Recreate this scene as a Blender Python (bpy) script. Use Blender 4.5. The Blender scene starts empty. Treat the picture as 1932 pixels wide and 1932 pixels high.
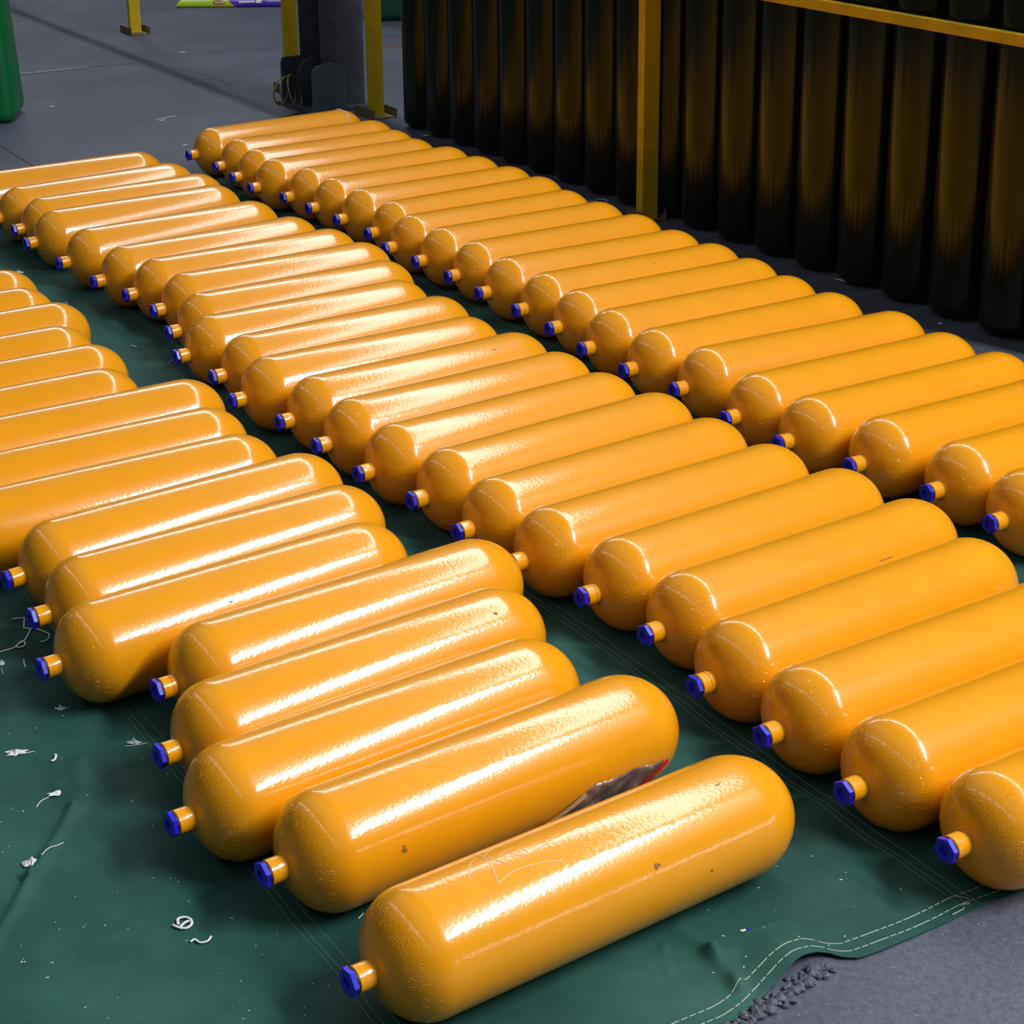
import bpy, bmesh, math, random
from mathutils import Vector, Matrix, noise
random.seed(7)
C = bpy.context.scene.collection
PI = math.pi
# ------------------------------------------------------------------ camera
FX, CX, CY, PITCH, ROLL, HC = 3569.84, 852.51, 774.22, 0.350632, -0.021058, 2.87403
cp, sp = math.cos(PITCH), math.sin(PITCH); cr, sr = math.cos(ROLL), math.sin(ROLL)
_r = Vector((1, 0, 0)); _d = Vector((0, cp, -sp)); _u = Vector((0, sp, cp))
CR = cr*_r + sr*_u; CU = -sr*_r + cr*_u
CP = Vector((0, 0, HC))
cam = bpy.data.cameras.new('camera'); co = bpy.data.objects.new('camera', cam); C.objects.link(co)
m = Matrix((CR, CU, -_d)).transposed().to_4x4(); m.translation = CP
co.matrix_world = m
cam.sensor_width = 36; cam.sensor_fit = 'HORIZONTAL'; cam.lens = 36*FX/1932
cam.shift_x = (966-CX)/1932; cam.shift_y = (CY-966)/1932
cam.clip_end = 200
bpy.context.scene.camera = co
vs = bpy.context.scene.view_settings
bpy.context.scene.display_settings.display_device = 'sRGB'
vs.view_transform = 'Standard'; vs.look = 'None'; vs.gamma = 1; vs.use_curve_mapping = False
vs.exposure = -0.04
# the hall runs along U (the direction of the rows), V is across it
U = Vector((-0.482, 0.876, 0)); V = Vector((0.876, 0.482, 0))
def W(u, v, z=0.0):
    p = U*u + V*v; p.z = z; return p
def at(px, py, z=0.0):                 # ground point seen at a pixel (1932 frame)
    d = _d + CR*((px-CX)/FX) - CU*((py-CY)/FX)
    return CP + d*((z-HC)/d.z)
def uv_of(p): return p.dot(U), p.dot(V)
# ------------------------------------------------------------------ light
world = bpy.data.worlds.new('world'); bpy.context.scene.world = world; world.use_nodes = True
bg = world.node_tree.nodes['Background']; bg.inputs[0].default_value = (0.55, 0.66, 0.85, 1); bg.inputs[1].default_value = 0.055
def area(name, u0, u1, v0, v1, z, power, col=(1, 1, 1), tilt=0.0):
    l = bpy.data.lights.new(name, 'AREA'); l.shape = 'RECTANGLE'; l.size = abs(v1-v0); l.size_y = abs(u1-u0)
    l.energy = power; l.color = col
    o = bpy.data.objects.new(name, l); C.objects.link(o)
    X = (V*math.cos(tilt) + Vector((0, 0, 1))*math.sin(tilt)); Y = U; Z = X.cross(Y)
    mm = Matrix((X, Y, Z)).transposed().to_4x4(); mm.translation = W((u0+u1)/2, (v0+v1)/2, z)
    o.matrix_world = mm
    return o
# roof light strips running along the hall
area('skylight', -7.5, 0.5, 8.5, 9.6, 10, 2450, (1.0, 0.985, 0.95), math.radians(-52))
area('skylight', 1.8, 14, 8.6, 9.5, 10, 500, (0.98, 0.98, 1.0), math.radians(-25))
area('skylight', 15, 40, 8.7, 9.4, 10, 720, (0.95, 0.98, 1.0), math.radians(-25))
area('skylight', -12, 30, -4.5, -4.2, 10, 300, (0.95, 0.98, 1.0), math.radians(15))
# broad dim fill added above the bay to make up the diffuse light
area('overhead_fill', -16, 22, -2, 3, 10, 170, (0.85, 0.93, 1.0), 0)

def side_light(name, u0, u1, v, z0, z1, power, col):
    l = bpy.data.lights.new(name, 'AREA'); l.shape = 'RECTANGLE'; l.size = u1-u0; l.size_y = z1-z0; l.energy = power; l.color = col
    o = bpy.data.objects.new(name, l); C.objects.link(o)
    mm = Matrix((U, Vector((0, 0, 1)), V)).transposed().to_4x4(); mm.translation = W((u0+u1)/2, v, (z0+z1)/2); o.matrix_world = mm
side_light('side_window', -14, -2, 11, .7, 1.3, 170, (1.0, .98, .95))
import numpy as np
# ------------------------------------------------------------------ materials
def nodes(name, rough=.5, metal=0, col=(.5, .5, .5), coat=0, coat_rough=.05, spec=.5):
    mt = bpy.data.materials.new(name); mt.use_nodes = True
    b = mt.node_tree.nodes['Principled BSDF']
    b.inputs['Base Color'].default_value = (*col, 1); b.inputs['Roughness'].default_value = rough
    b.inputs['Metallic'].default_value = metal; b.inputs['Specular IOR Level'].default_value = spec
    b.inputs['Coat Weight'].default_value = coat; b.inputs['Coat Roughness'].default_value = coat_rough
    return mt, mt.node_tree, b
def tex(nt, scale, detail=3, rough=.55, stretch=None, kind='ShaderNodeTexNoise', dist=0):
    tc = nt.nodes.new('ShaderNodeTexCoord'); src = tc.outputs['Object']
    if stretch:
        mp = nt.nodes.new('ShaderNodeMapping'); mp.inputs['Scale'].default_value = stretch
        nt.links.new(src, mp.inputs[0]); src = mp.outputs[0]
    n = nt.nodes.new(kind); n.inputs['Scale'].default_value = scale
    if kind == 'ShaderNodeTexNoise':
        n.inputs['Detail'].default_value = detail; n.inputs['Roughness'].default_value = rough; n.inputs['Distortion'].default_value = dist
    nt.links.new(src, n.inputs['Vector']); return n
def ramp(nt, src, stops):
    r = nt.nodes.new('ShaderNodeValToRGB'); e = r.color_ramp.elements
    while len(e) < len(stops): e.new(.5)
    for k, (p, c) in enumerate(stops):
        e[k].position = p; e[k].color = (*c, 1) if len(c) == 3 else c
    nt.links.new(src, r.inputs[0]); return r
def mix(nt, fac, a, b, mode='MIX'):
    x = nt.nodes.new('ShaderNodeMix'); x.data_type = 'RGBA'; x.blend_type = mode
    for s, v in ((x.inputs[0], fac), (x.inputs[6], a), (x.inputs[7], b)):
        if isinstance(v, (int, float)): s.default_value = v
        elif isinstance(v, tuple): s.default_value = (*v, 1)
        else: nt.links.new(v, s)
    return x.outputs[2]
def bump(nt, b, src, strength, dist, chain=None, normal='Normal'):
    k = nt.nodes.new('ShaderNodeBump'); k.inputs['Strength'].default_value = strength; k.inputs['Distance'].default_value = dist
    nt.links.new(src, k.inputs['Height'])
    if chain: nt.links.new(chain.outputs[0], k.inputs['Normal'])
    nt.links.new(k.outputs[0], b.inputs[normal]); return k

ORANGE = (.91, .365, .006)
def orange_mat(name, rough):
    mt, nt, b = nodes(name, rough, 0, ORANGE, 0.8, .09, .2)
    n = tex(nt, 6, 4); r = ramp(nt, n.outputs[0], [(.3, (.93, .93, .9)), (.75, (1, 1, 1))])
    n3 = tex(nt, 46, 3, .6); r3 = ramp(nt, n3.outputs[0], [(.20, (.55, .45, .4)), (.275, (1, 1, 1))])
    c = mix(nt, 1.0, (*ORANGE,), r.outputs[0], 'MULTIPLY')
    c = mix(nt, .5, c, mix(nt, 1.0, c, r3.outputs[0], 'MULTIPLY'))
    nt.links.new(c, b.inputs['Base Color'])
    n2 = tex(nt, 150, 2, .5, (.55, 1, 1))
    k = bump(nt, b, n2.outputs[0], .6, .0006)
    nt.links.new(k.outputs[0], b.inputs['Coat Normal'])
    return mt
M = {}
M['orange'] = orange_mat('orange_gloss_paint', .30)
M['plug'], _, _ = nodes('blue_plastic', .35, 0, (.018, .012, .62))
M['rubber'], _, _ = nodes('black_rubber', .6, 0, (.006, .006, .006))
M['white'], nt, b = nodes('white_scrap', .7, 0, (.72, .74, .80))
M['grit'], nt, b = nodes('pale_grit', .8, 0, (.30, .30, .34))
M['film'], nt, b = nodes('brown_film', .35, 0, (.16, .10, .10), .5, .2)
n = tex(nt, 14, 5, .6, None, dist=1.5); r = ramp(nt, n.outputs[0], [(.3, (.07, .045, .06)), (.55, (.23, .13, .10)), (.75, (.42, .36, .42))]); nt.links.new(r.outputs[0], b.inputs['Base Color'])
M['tan'], nt, b = nodes('tan_film', .5, 0, (.55, .33, .16))
M['red'], nt, b = nodes('red_film', .35, 0, (.55, .012, .012))
M['chalk'], nt, b = nodes('chalk', .9, 0, (.86, .62, .44))
M['smudge'], nt, b = nodes('grime', .6, 0, (.33, .13, .03))
# tubes
M['black'], nt, b = nodes('black_steel', .28, 0, (.003, .0055, .004), .0, .2, .55)
b.inputs['Specular Tint'].default_value = (.8, 1, .6, 1)
n = tex(nt, 9, 4, .6, (1, 1, .25)); r = ramp(nt, n.outputs[0], [(.3, (.15,)*3), (.7, (.24,)*3)]); nt.links.new(r.outputs[0], b.inputs['Roughness'])
# yellow steel
M['yellow'], nt, b = nodes('yellow_paint', .5, 0, (.52, .31, .01))
n = tex(nt, 5, 6, .65); r = ramp(nt, n.outputs[0], [(.35, (.58, .42, .004)), (.6, (.80, .52, .002))])
n2 = tex(nt, 34, 5, .7); r2 = ramp(nt, n2.outputs[0], [(.27, (.10, .07, .03)), (.36, (1, 1, 1))])
nt.links.new(mix(nt, 1.0, r.outputs[0], r2.outputs[0], 'MULTIPLY'), b.inputs['Base Color'])
M['shoe'], nt, b = nodes('dusty_steel', .65, 0, (.17, .14, .06))
M['grey'], nt, b = nodes('grey_steel', .5, 0, (.07, .085, .11))
n = tex(nt, 4, 6, .7); r = ramp(nt, n.outputs[0], [(.35, (.045, .05, .07)), (.62, (.085, .10, .125))]); nt.links.new(r.outputs[0], b.inputs['Base Color'])
M['greyl'], nt, b = nodes('light_grey_steel', .45, 0, (.12, .17, .20))
M['hose'], nt, b = nodes('olive_hose', .4, 0, (.10, .09, .035))
M['green'], nt, b = nodes('green_plastic', .4, 0, (.0, .15, .035))
M['darkgreen'], nt, b = nodes('dark_green_plastic', .45, 0, (.0, .055, .035))
M['thread'], nt, b = nodes('thread', .8, 0, (.42, .48, .42))
M['thread_dark'], nt, b = nodes('grey_thread', .8, 0, (.20, .28, .24))
M['crack'], nt, b = nodes('crack', .9, 0, (.035, .035, .04))
M['patch'], nt, b = nodes('patch', .9, 0, (.30, .32, .36))
# concrete
M['concrete'], nt, b = nodes('concrete', .62, 0, (.2, .2, .22))
n = tex(nt, .9, 8, .62); r = ramp(nt, n.outputs[0], [(.30, (.064, .078, .118)), (.52, (.096, .112, .162)), (.75, (.135, .152, .208))])
n2 = tex(nt, 55, 6, .75); r2 = ramp(nt, n2.outputs[0], [(.32, (.40, .40, .43)), (.58, (1, 1, 1)), (.70, (1.0, 1.0, 1.0))])
c = mix(nt, .8, r.outputs[0], r2.outputs[0], 'MULTIPLY')
v_ = tex(nt, 42, kind='ShaderNodeTexVoronoi'); n3 = tex(nt, 1.6, 3)
r3 = ramp(nt, v_.outputs['Distance'], [(.045, (1, 1, 1)), (.12, (0, 0, 0))])
r4 = ramp(nt, v_.outputs['Color'], [(.55, (0, 0, 0)), (.75, (1, 1, 1))])
f = mix(nt, 1.0, r3.outputs[0], r4.outputs[0], 'MULTIPLY')
c = mix(nt, f, c, (.26, .27, .33)); nt.links.new(c, b.inputs['Base Color'])
bump(nt, b, n2.outputs[0], .35, .004)
# tarp
M['tarp'], nt, b = nodes('green_canvas', .72, 0, (.02, .08, .06), 0, .2, .3)
n = tex(nt, 1.5, 7, .6, None); r = ramp(nt, n.outputs[0], [(.28, (.009, .056, .048)), (.5, (.014, .084, .070)), (.72, (.034, .125, .106))])
n2 = tex(nt, 8, 6, .7); r2 = ramp(nt, n2.outputs[0], [(.3, (.75, .78, .8)), (.6, (1, 1, 1))])
c = mix(nt, .8, r.outputs[0], r2.outputs[0], 'MULTIPLY')
v_ = tex(nt, 90, kind='ShaderNodeTexVoronoi'); r3 = ramp(nt, v_.outputs['Distance'], [(.02, (1, 1, 1)), (.05, (0, 0, 0))]); r4 = ramp(nt, v_.outputs['Color'], [(.86, (0, 0, 0)), (.9, (1, 1, 1))])
c = mix(nt, mix(nt, 1.0, r3.outputs[0], r4.outputs[0], 'MULTIPLY'), c, (.2, .3, .3)); nt.links.new(c, b.inputs['Base Color'])
n4 = tex(nt, 420, 2); k = bump(nt, b, n4.outputs[0], .12, .001); n5 = tex(nt, 7, 4, .5); bump(nt, b, n5.outputs[0], .3, .012, k)

# ------------------------------------------------------------------ mesh helpers
def mesh(name, verts, faces, mat, smooth=False):
    me = bpy.data.meshes.new(name); me.from_pydata([tuple(v) for v in verts], [], faces); me.update()
    if smooth:
        for p in me.polygons: p.use_smooth = True
    for mm in (mat if isinstance(mat, (list, tuple)) else [mat]): me.materials.append(mm)
    return me
def link(name, me, parent=None, loc=(0, 0, 0), rot=(0, 0, 0)):
    o = bpy.data.objects.new(name, me); C.objects.link(o)
    if parent: o.parent = parent
    o.location = loc; o.rotation_euler = rot; return o
def tag(o, label=None, cat=None, group=None, kind=None):
    for k, v in (('label', label), ('category', cat), ('group', group), ('kind', kind)):
        if v: o[k] = v
    return o
def thing(name, label, cat, loc, rotz=0, group=None):
    o = link(name, None, None, loc, (0, 0, rotz)); return tag(o, label, cat, group)
def revolve(prof, seg, mat, name, axis='X', cap=(True, True), smooth=True):
    vsx, fs = [], []
    for (a, r) in prof:
        for k in range(seg):
            t = 2*PI*k/seg
            vsx.append((a, r*math.cos(t), r*math.sin(t)) if axis == 'X' else (r*math.cos(t), r*math.sin(t), a))
    n = len(prof)
    for i in range(n-1):
        for k in range(seg):
            k2 = (k+1) % seg; q = (i*seg+k, (i+1)*seg+k, (i+1)*seg+k2, i*seg+k2)
            fs.append(q[::-1] if axis == 'X' else q[::-1])
    if cap[0]: fs.append(tuple(range(seg)))
    if cap[1]: fs.append(tuple(range((n-1)*seg, n*seg))[::-1])
    me = mesh(name, vsx, fs, mat, smooth)
    bm = bmesh.new(); bm.from_mesh(me); bmesh.ops.recalc_face_normals(bm, faces=bm.faces)
    for e in bm.edges:
        if len(e.link_faces) == 2 and e.calc_face_angle(0) > .6: e.smooth = False
    bm.to_mesh(me); bm.free(); return me
def boxes(name, lst, mat, bev=0.0, basis=None):
    """lst of (u0,u1,v0,v1,z0,z1) in hall coordinates relative to an origin; basis keeps them axis aligned to the hall"""
    bm = bmesh.new()
    for (a0, a1, b0, b1, z0, z1) in lst:
        g = bmesh.ops.create_cube(bm, size=1)
        for v in g['verts']:
            v.co = Vector(((a0+a1)/2+v.co.x*(a1-a0), (b0+b1)/2+v.co.y*(b1-b0), (z0+z1)/2+v.co.z*(z1-z0)))
    if bev: bmesh.ops.bevel(bm, geom=bm.edges[:], offset=bev, segments=2, affect='EDGES', profile=.5)
    me = bpy.data.meshes.new(name); bm.to_mesh(me); bm.free(); me.materials.append(mat); return me
HALL = math.atan2(V.y, V.x)            # local x = V (across), local y = U (along)
def tube_mesh(name, pts, r, mat, seg=8, flat=1.0, closed=False):
    pts = [Vector(p) for p in pts]; vsx, fs = [], []
    n = len(pts)
    for i, p in enumerate(pts):
        t = (pts[(i+1) % n if closed else min(i+1, n-1)]-pts[(i-1) % n if closed else max(i-1, 0)]).normalized()
        s = t.cross(Vector((0, 0, 1)))
        s = Vector((1, 0, 0)) if s.length < 1e-4 else s.normalized()
        w = s.cross(t)
        for k in range(seg):
            a = 2*PI*k/seg; vsx.append(p+s*(r*math.cos(a))+w*(r*flat*math.sin(a)))
    for i in range(n if closed else n-1):
        j = (i+1) % n
        for k in range(seg):
            k2 = (k+1) % seg; fs.append((i*seg+k, i*seg+k2, j*seg+k2, j*seg+k))
    if not closed: fs += [tuple(range(seg))[::-1], tuple(range((n-1)*seg, n*seg))]
    return mesh(name, vsx, fs, mat, True)
def smoothline(pts, n=6):
    pts = [Vector(p) for p in pts]; out = []
    for i in range(len(pts)-1):
        p0 = pts[max(i-1, 0)]; p1 = pts[i]; p2 = pts[i+1]; p3 = pts[min(i+2, len(pts)-1)]
        for k in range(n):
            t = k/n
            out.append(.5*((2*p1)+(p2-p0)*t+(2*p0-5*p1+4*p2-p3)*t*t+(3*p1-p0-3*p2+p3)*t**3))
    out.append(pts[-1]); return out

# ------------------------------------------------------------------ cylinder data (row letter + index, tip x, tip y, heading)
R, L, HF, HR, NK = .1625, 1.2767, .1318, .1771, .0695
CYL = [("A1",-1.6736,12.4979,0.5693),("A2",-1.4539,12.1306,0.5431),("A3",-1.3114,11.8067,0.5349),("A4",-1.1685,11.5095,0.5366),("A5",-0.9451,11.2376,0.5500),("A6",-0.7747,10.9577,0.5291),("A7",-0.5943,10.6660,0.5187),("A8",-0.4043,10.3411,0.5616),("A9",-0.2950,10.0224,0.5238),("A10",-0.1300,9.7366,0.5113),("A11",0.0438,9.4427,0.5088),("A12",0.1968,9.1200,0.4832),("A13",0.3696,8.8174,0.5001),("A14",0.5154,8.5176,0.5049),("A15",0.6455,8.1972,0.5034),("A16",0.8073,7.8905,0.5131),("A17",0.9984,7.6206,0.4689),("A18",1.1641,7.2578,0.5086),("A19",1.3312,6.9689,0.5150),("A20",1.5601,6.7161,0.5189),("A21",1.7893,6.4400,0.5164),("A22",1.9408,6.1490,0.5172),("B1",-2.9097,11.2714,0.5535),("B2",-2.6298,10.8650,0.6170),("B3",-2.4393,10.5893,0.5745),("B4",-2.3057,10.2837,0.5767),("B5",-2.0444,9.8588,0.5852),("B6",-1.7942,9.4807,0.5808),("B7",-1.5882,9.2236,0.5534),("B8",-1.4080,8.9448,0.5402),("B9",-1.2855,8.5844,0.5426),("B10",-1.1990,8.2170,0.5532),("B11",-1.0012,7.9181,0.5591),("B12",-0.8826,7.6028,0.5429),("B13",-0.6606,7.3302,0.5624),("B14",-0.4929,7.0476,0.5629),("B15",-0.3145,6.7446,0.5846),("B16",-0.1079,6.4724,0.5956),("B17",0.0588,6.1755,0.5899),("B18",0.2343,5.8961,0.5772),("B19",0.4588,5.6280,0.5897),("B20",0.6387,5.3494,0.5764),("B21",0.7501,5.0089,0.5804),("B22",0.9017,4.7081,0.5556),("B23",1.0710,4.4062,0.5548),("B24",1.2742,4.1267,0.5616),("C1",-3.1674,8.5356,0.5535),("C2",-3.0194,8.2119,0.5561),("C3",-2.8119,7.9541,0.5508),("C4",-2.7226,7.5798,0.5535),("C5",-2.5296,7.2958,0.5535),("C6",-2.4191,6.9610,0.5560),("C7",-2.0510,6.8021,0.5472),("C8",-1.9201,6.4474,0.5535),("C9",-1.7698,6.1418,0.5538),("C10",-1.4703,5.8589,0.6240),("C11",-1.3231,5.5604,0.6018),("C12",-1.2239,5.2093,0.6190),("C13",-0.8499,5.0574,0.6066),("C14",-0.7892,4.6751,0.6157),("C15",-0.7099,4.3241,0.6122),("C16",-0.4482,4.0841,0.6112),("C17",-0.2120,3.6472,0.5939),]
BASE = .004
# ------------------------------------------------------------------ floor
fl = boxes('floor', [(-45, 45, -20, 60, -.15, 0)], M['concrete'])
flo = tag(link('floor', fl), kind='structure')
def ribbon(name, pts, w, mat, parent, z=.001, jit=0.0, n=8, lift=0.0):
    p = smoothline(pts, n) if n > 1 else [Vector(q) for q in pts]; vsx, fs = [], []
    for i, q in enumerate(p):
        t = (p[min(i+1, len(p)-1)]-p[max(i-1, 0)]).normalized(); s = Vector((-t.y, t.x, 0))
        ww = w*(.5+random.random()*.8 if jit else 1)/2; q = q+s*random.uniform(-jit, jit)
        for sg, zz in ((-1, 0), (0, lift), (1, 0)): vsx.append((*(q+s*ww*sg).xy, z+q.z+zz))
    for i in range(len(p)-1):
        a = 3*i; fs += [(a, a+1, a+4, a+3), (a+1, a+2, a+5, a+4)]
    return link(name, mesh(name, vsx, fs, mat), parent)
ribbon('expansion_joint', [W(9, 3.74), W(26, 3.74)], .012, M['crack'], flo, .0008, 0, 1)
ribbon('crack', [at(*p) for p in ((15, 143), (60, 139), (110, 134), (175, 126), (240, 121), (290, 117))], .022, M['crack'], flo, .0010, .012, 14)
ribbon('mortar_patch', [at(*p) for p in ((18, 141), (60, 137), (110, 132), (165, 126))], .05, M['patch'], flo, .0006, .02, 16)
ribbon('crack', [at(*p) for p in ((290, 117), (330, 129), (365, 136), (400, 146), (425, 157), (432, 168))], .007, M['crack'], flo, .0009, .012, 12)
ribbon('crack', [at(*p) for p in ((432, 160), (470, 158), (520, 162))], .006, M['crack'], flo, .0009, .01, 12)
ribbon('crack', [at(*p) for p in ((330, 105), (400, 99), (460, 96), (548, 88))], .008, M['crack'], flo, .0009, .006, 12)
ribbon('crack', [at(*p) for p in ((722, 71), (756, 69))], .012, M['crack'], flo, .0009, .0, 4)
ribbon('crack', [at(*p) for p in ((160, 275), (190, 290), (215, 302))], .005, M['crack'], flo, .0009, .008, 8)
ribbon('floor_stripe', [at(*p) for p in ((722, 88.5), (752, 88))], .02, M['red'], flo, .0007, .0, 4)

# ------------------------------------------------------------------ tarpaulin
EDGE = sorted([(-.9, 2.86), (.5, 2.86), (1.4, 2.87), (1.9, 2.88), (2.299, 2.901), (2.342, 2.91), (2.403, 2.927), (2.457, 2.949), (2.523, 2.969), (2.579, 2.983), (2.637, 2.991), (2.663, 2.98), (2.683, 2.954), (2.718, 2.933), (2.787, 2.93), (2.897, 2.933), (3.006, 2.936), (3.072, 2.942), (3.185, 2.945), (3.274, 2.939), (4.2, 2.95), (5.6, 2.96)])
EV = np.array([e[0] for e in EDGE]); EU = np.array([e[1] for e in EDGE])
rng = np.random.RandomState(3)
def vnoise(u, v, s, seed):
    r = np.random.RandomState(seed); g = r.rand(256, 256)
    x = u/s+100; y = v/s+100; xi = np.floor(x).astype(int); yi = np.floor(y).astype(int); fx = x-xi; fy = y-yi
    fx = fx*fx*(3-2*fx); fy = fy*fy*(3-2*fy); q = lambda a, b: g[a % 256, b % 256]
    return (q(xi, yi)*(1-fx)+q(xi+1, yi)*fx)*(1-fy)+(q(xi, yi+1)*(1-fx)+q(xi+1, yi+1)*fx)*fy
def pxuv(p): return uv_of(at(*p))
FOLDS = [  # pixel pairs, height, half width
 ((-20, 1800), (60, 1660), .024, .013), ((60, 1660), (142, 1528), .022, .014), ((142, 1528), (150, 1440), .010, .03),
 ((1262, 1745), (1345, 1805), .020, .024), ((1345, 1805), (1395, 1868), .022, .022), ((1375, 1800), (1390, 1860), .008, .015),
 ((1250, 1790), (1262, 1840), .006, .010), ((1410, 1765), (1600, 1705), .003, .008),
 ((60, 547), (250, 556), .016, .045), ((30, 523), (180, 530), .012, .04), ((141, 580), (232, 591), .014, .04), ((213, 612), (290, 676), .014, .045),
 ((140, 560), (215, 640), .008, .06), ((120, 1500), (105, 1480), .008, .02), ((20, 1340), (160, 1360), .006, .05), ((60, 1560), (250, 1500), .006, .05), ((20, 1880), (300, 1800), .006, .06),
 ((1130, 1270), (1230, 1380), .005, .03), ((1560, 1560), (1650, 1700), .004, .03), ((520, 1800), (640, 1930), .004, .03)]
FOLD = [(*pxuv(a), *pxuv(b), h, w) for a, b, h, w in FOLDS]
def segdist(u, v, u0, v0, u1, v1):
    du, dv = u1-u0, v1-v0; t = np.clip(((u-u0)*du+(v-v0)*dv)/(du*du+dv*dv), 0, 1)
    return np.hypot(u-u0-t*du, v-v0-t*dv), t
SEAMS = [.10, 1.615, 3.11, 4.66]
CONT = []
for nm, x, y, w in CYL:
    a = Vector((x+.08*math.cos(w), y+.08*math.sin(w), 0)); b_ = Vector((x+1.2*math.cos(w), y+1.2*math.sin(w), 0)); CONT.append((*uv_of(a), *uv_of(b_)))
def tarp_h(u, v):
    u = np.asarray(u, float); v = np.asarray(v, float)
    h = .006*(vnoise(u, v, .35, 1)-.5)+.004*(vnoise(u, v, .12, 2)-.5)+.010*(vnoise(u, v*.5, .7, 5)-.4)
    h = np.maximum(h+.003, 0)
    for u0, v0, u1, v1, hh, ww in FOLD:
        d, t = segdist(u, v, u0, v0, u1, v1); h = h+hh*np.exp(-(d/ww)**2)*(.75+.25*np.cos(6*t))
    h = h+.030*np.exp(-((v-2.57)/.085)**2-((u-np.interp(v, EV, EU))/.14)**2)
    mk = np.ones_like(h)
    for c in CONT:
        d, t = segdist(u, v, *c); m1 = np.clip((d-.06)/.14, 0, 1); mk = np.minimum(mk, m1*m1*(3-2*m1))
    h = h*mk
    for s in SEAMS: h = h+.0014/(1+np.exp((np.abs(v-s-.004*np.sin(u*3))-.028)/.002))*(mk > .02)
    return .0034+h
NU, NV = 640, 520
vv = np.linspace(-.25, 5.45, NV); s = np.linspace(0, 1, NU)**1.5
VV, SS = np.meshgrid(vv, s); ue = np.interp(VV, EV, EU); UU = ue+SS*(11.75-ue); VV = VV+SS*0
HH = tarp_h(UU, VV)
X = UU*U.x+VV*V.x; Y = UU*U.y+VV*V.y
verts = np.stack([X, Y, HH], -1).reshape(-1, 3)
idx = np.arange(NU*NV).reshape(NU, NV)
faces = np.stack([idx[:-1, :-1], idx[:-1, 1:], idx[1:, 1:], idx[1:, :-1]], -1).reshape(-1, 4)
me = bpy.data.meshes.new('tarpaulin'); me.vertices.add(len(verts)); me.vertices.foreach_set('co', verts.ravel())
me.loops.add(faces.size); me.loops.foreach_set('vertex_index', faces[:, ::-1].ravel().astype(np.int32))
me.polygons.add(len(faces)); me.polygons.foreach_set('loop_start', np.arange(0, faces.size, 4, dtype=np.int32)); me.polygons.foreach_set('loop_total', np.full(len(faces), 4, np.int32))
me.update(calc_edges=True); me.polygons.foreach_set('use_smooth', np.ones(len(faces), bool)); me.materials.append(M['tarp'])
# make sure the normals face up
if me.polygons[0].normal.z < 0: me.flip_normals()
tarp = thing('tarpaulin', 'dark green canvas tarpaulin spread on the floor under the orange cylinders', 'tarpaulin', (0, 0, 0))
cloth = link('canvas', me, tarp)
so = cloth.modifiers.new('thickness', 'SOLIDIFY'); so.thickness = .0024; so.offset = -1
def thread(name, uvs, w, mat, dash=None, gap=.004, parent=None, lift=.0012):
    """stitch line along (u,v) points, cut in dashes, lying on the canvas"""
    P = [np.array(p) for p in uvs]; pts = []
    for a, b2 in zip(P[:-1], P[1:]):
        n = max(2, int(np.linalg.norm(b2-a)/.006)); pts += [a+(b2-a)*k/n for k in range(n)]
    pts.append(P[-1]); pts = np.array(pts); hh = tarp_h(pts[:, 0], pts[:, 1])
    vsx, fs = [], []; acc = 0; on = False
    per = (dash+gap) if dash else None
    for i in range(len(pts)-1):
        d = pts[i+1]-pts[i]; ln = np.linalg.norm(d)
        if ln < 1e-6: continue
        vis = True if not per else (acc % per) < dash
        acc += ln
        if not vis: continue
        nn = np.array([-d[1], d[0]])/ln*w/2; k = len(vsx)
        for q, h in ((pts[i], hh[i]), (pts[i+1], hh[i+1])):
            for sg, zz in ((-1, .0002), (0, lift), (1, .0002)):
                p = W(q[0]+nn[0]*sg, q[1]+nn[1]*sg, h+zz); vsx.append(p)
        fs += [(k, k+3, k+4, k+1), (k+1, k+4, k+5, k+2)]
    return link(name, mesh(name, vsx, fs, mat), parent)
rr = random.Random(4)
for si, s0 in enumerate(SEAMS[1:]):
    for off in (-.026, -.008, .022):
        us = np.arange(2.96, 11.7, .09)
        thread('seam_stitching', [(u_, s0+off+.004*math.sin(u_*3)+.0015*math.sin(u_*17+off*90)+rr.uniform(-.0008, .0008)) for u_ in us], .0016, M['thread_dark'], parent=tarp, lift=.0009)
for off in (.030, .066):
    vsx = np.arange(0.0, 5.3, .012)
    thread('hem_stitching', [(float(np.interp(v_, EV, EU))+off+.0025*math.sin(v_*21), v_) for v_ in vsx], .0028, M['thread'], .019, .004, parent=tarp, lift=.0012)
thread('loose_thread', [(2.945+.028, 3.085), (2.965, 3.11), (2.985, 3.125), (3.01, 3.10)], .0022, M['thread'], parent=tarp, lift=.003)
thread('loose_thread', [(2.952, 3.04), (2.957, 3.085), (2.975, 3.095)], .0022, M['thread'], parent=tarp, lift=.003)
thread('hem_patch_stitching', [pxuv((300, 1385)), pxuv((308, 1382)), pxuv((312, 1392))], .0018, M['thread_dark'], parent=tarp)

# ------------------------------------------------------------------ orange gas cylinders
SEG = 72
def ell(h, n): return [(h-h*math.cos(PI/2*k/n), R*math.sin(PI/2*k/n)) for k in range(n+1)]
prof = []
front = ell(HF, 26); NR = .0335
for a, r in front:
    if r > .046: prof.append((a, r))
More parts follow.
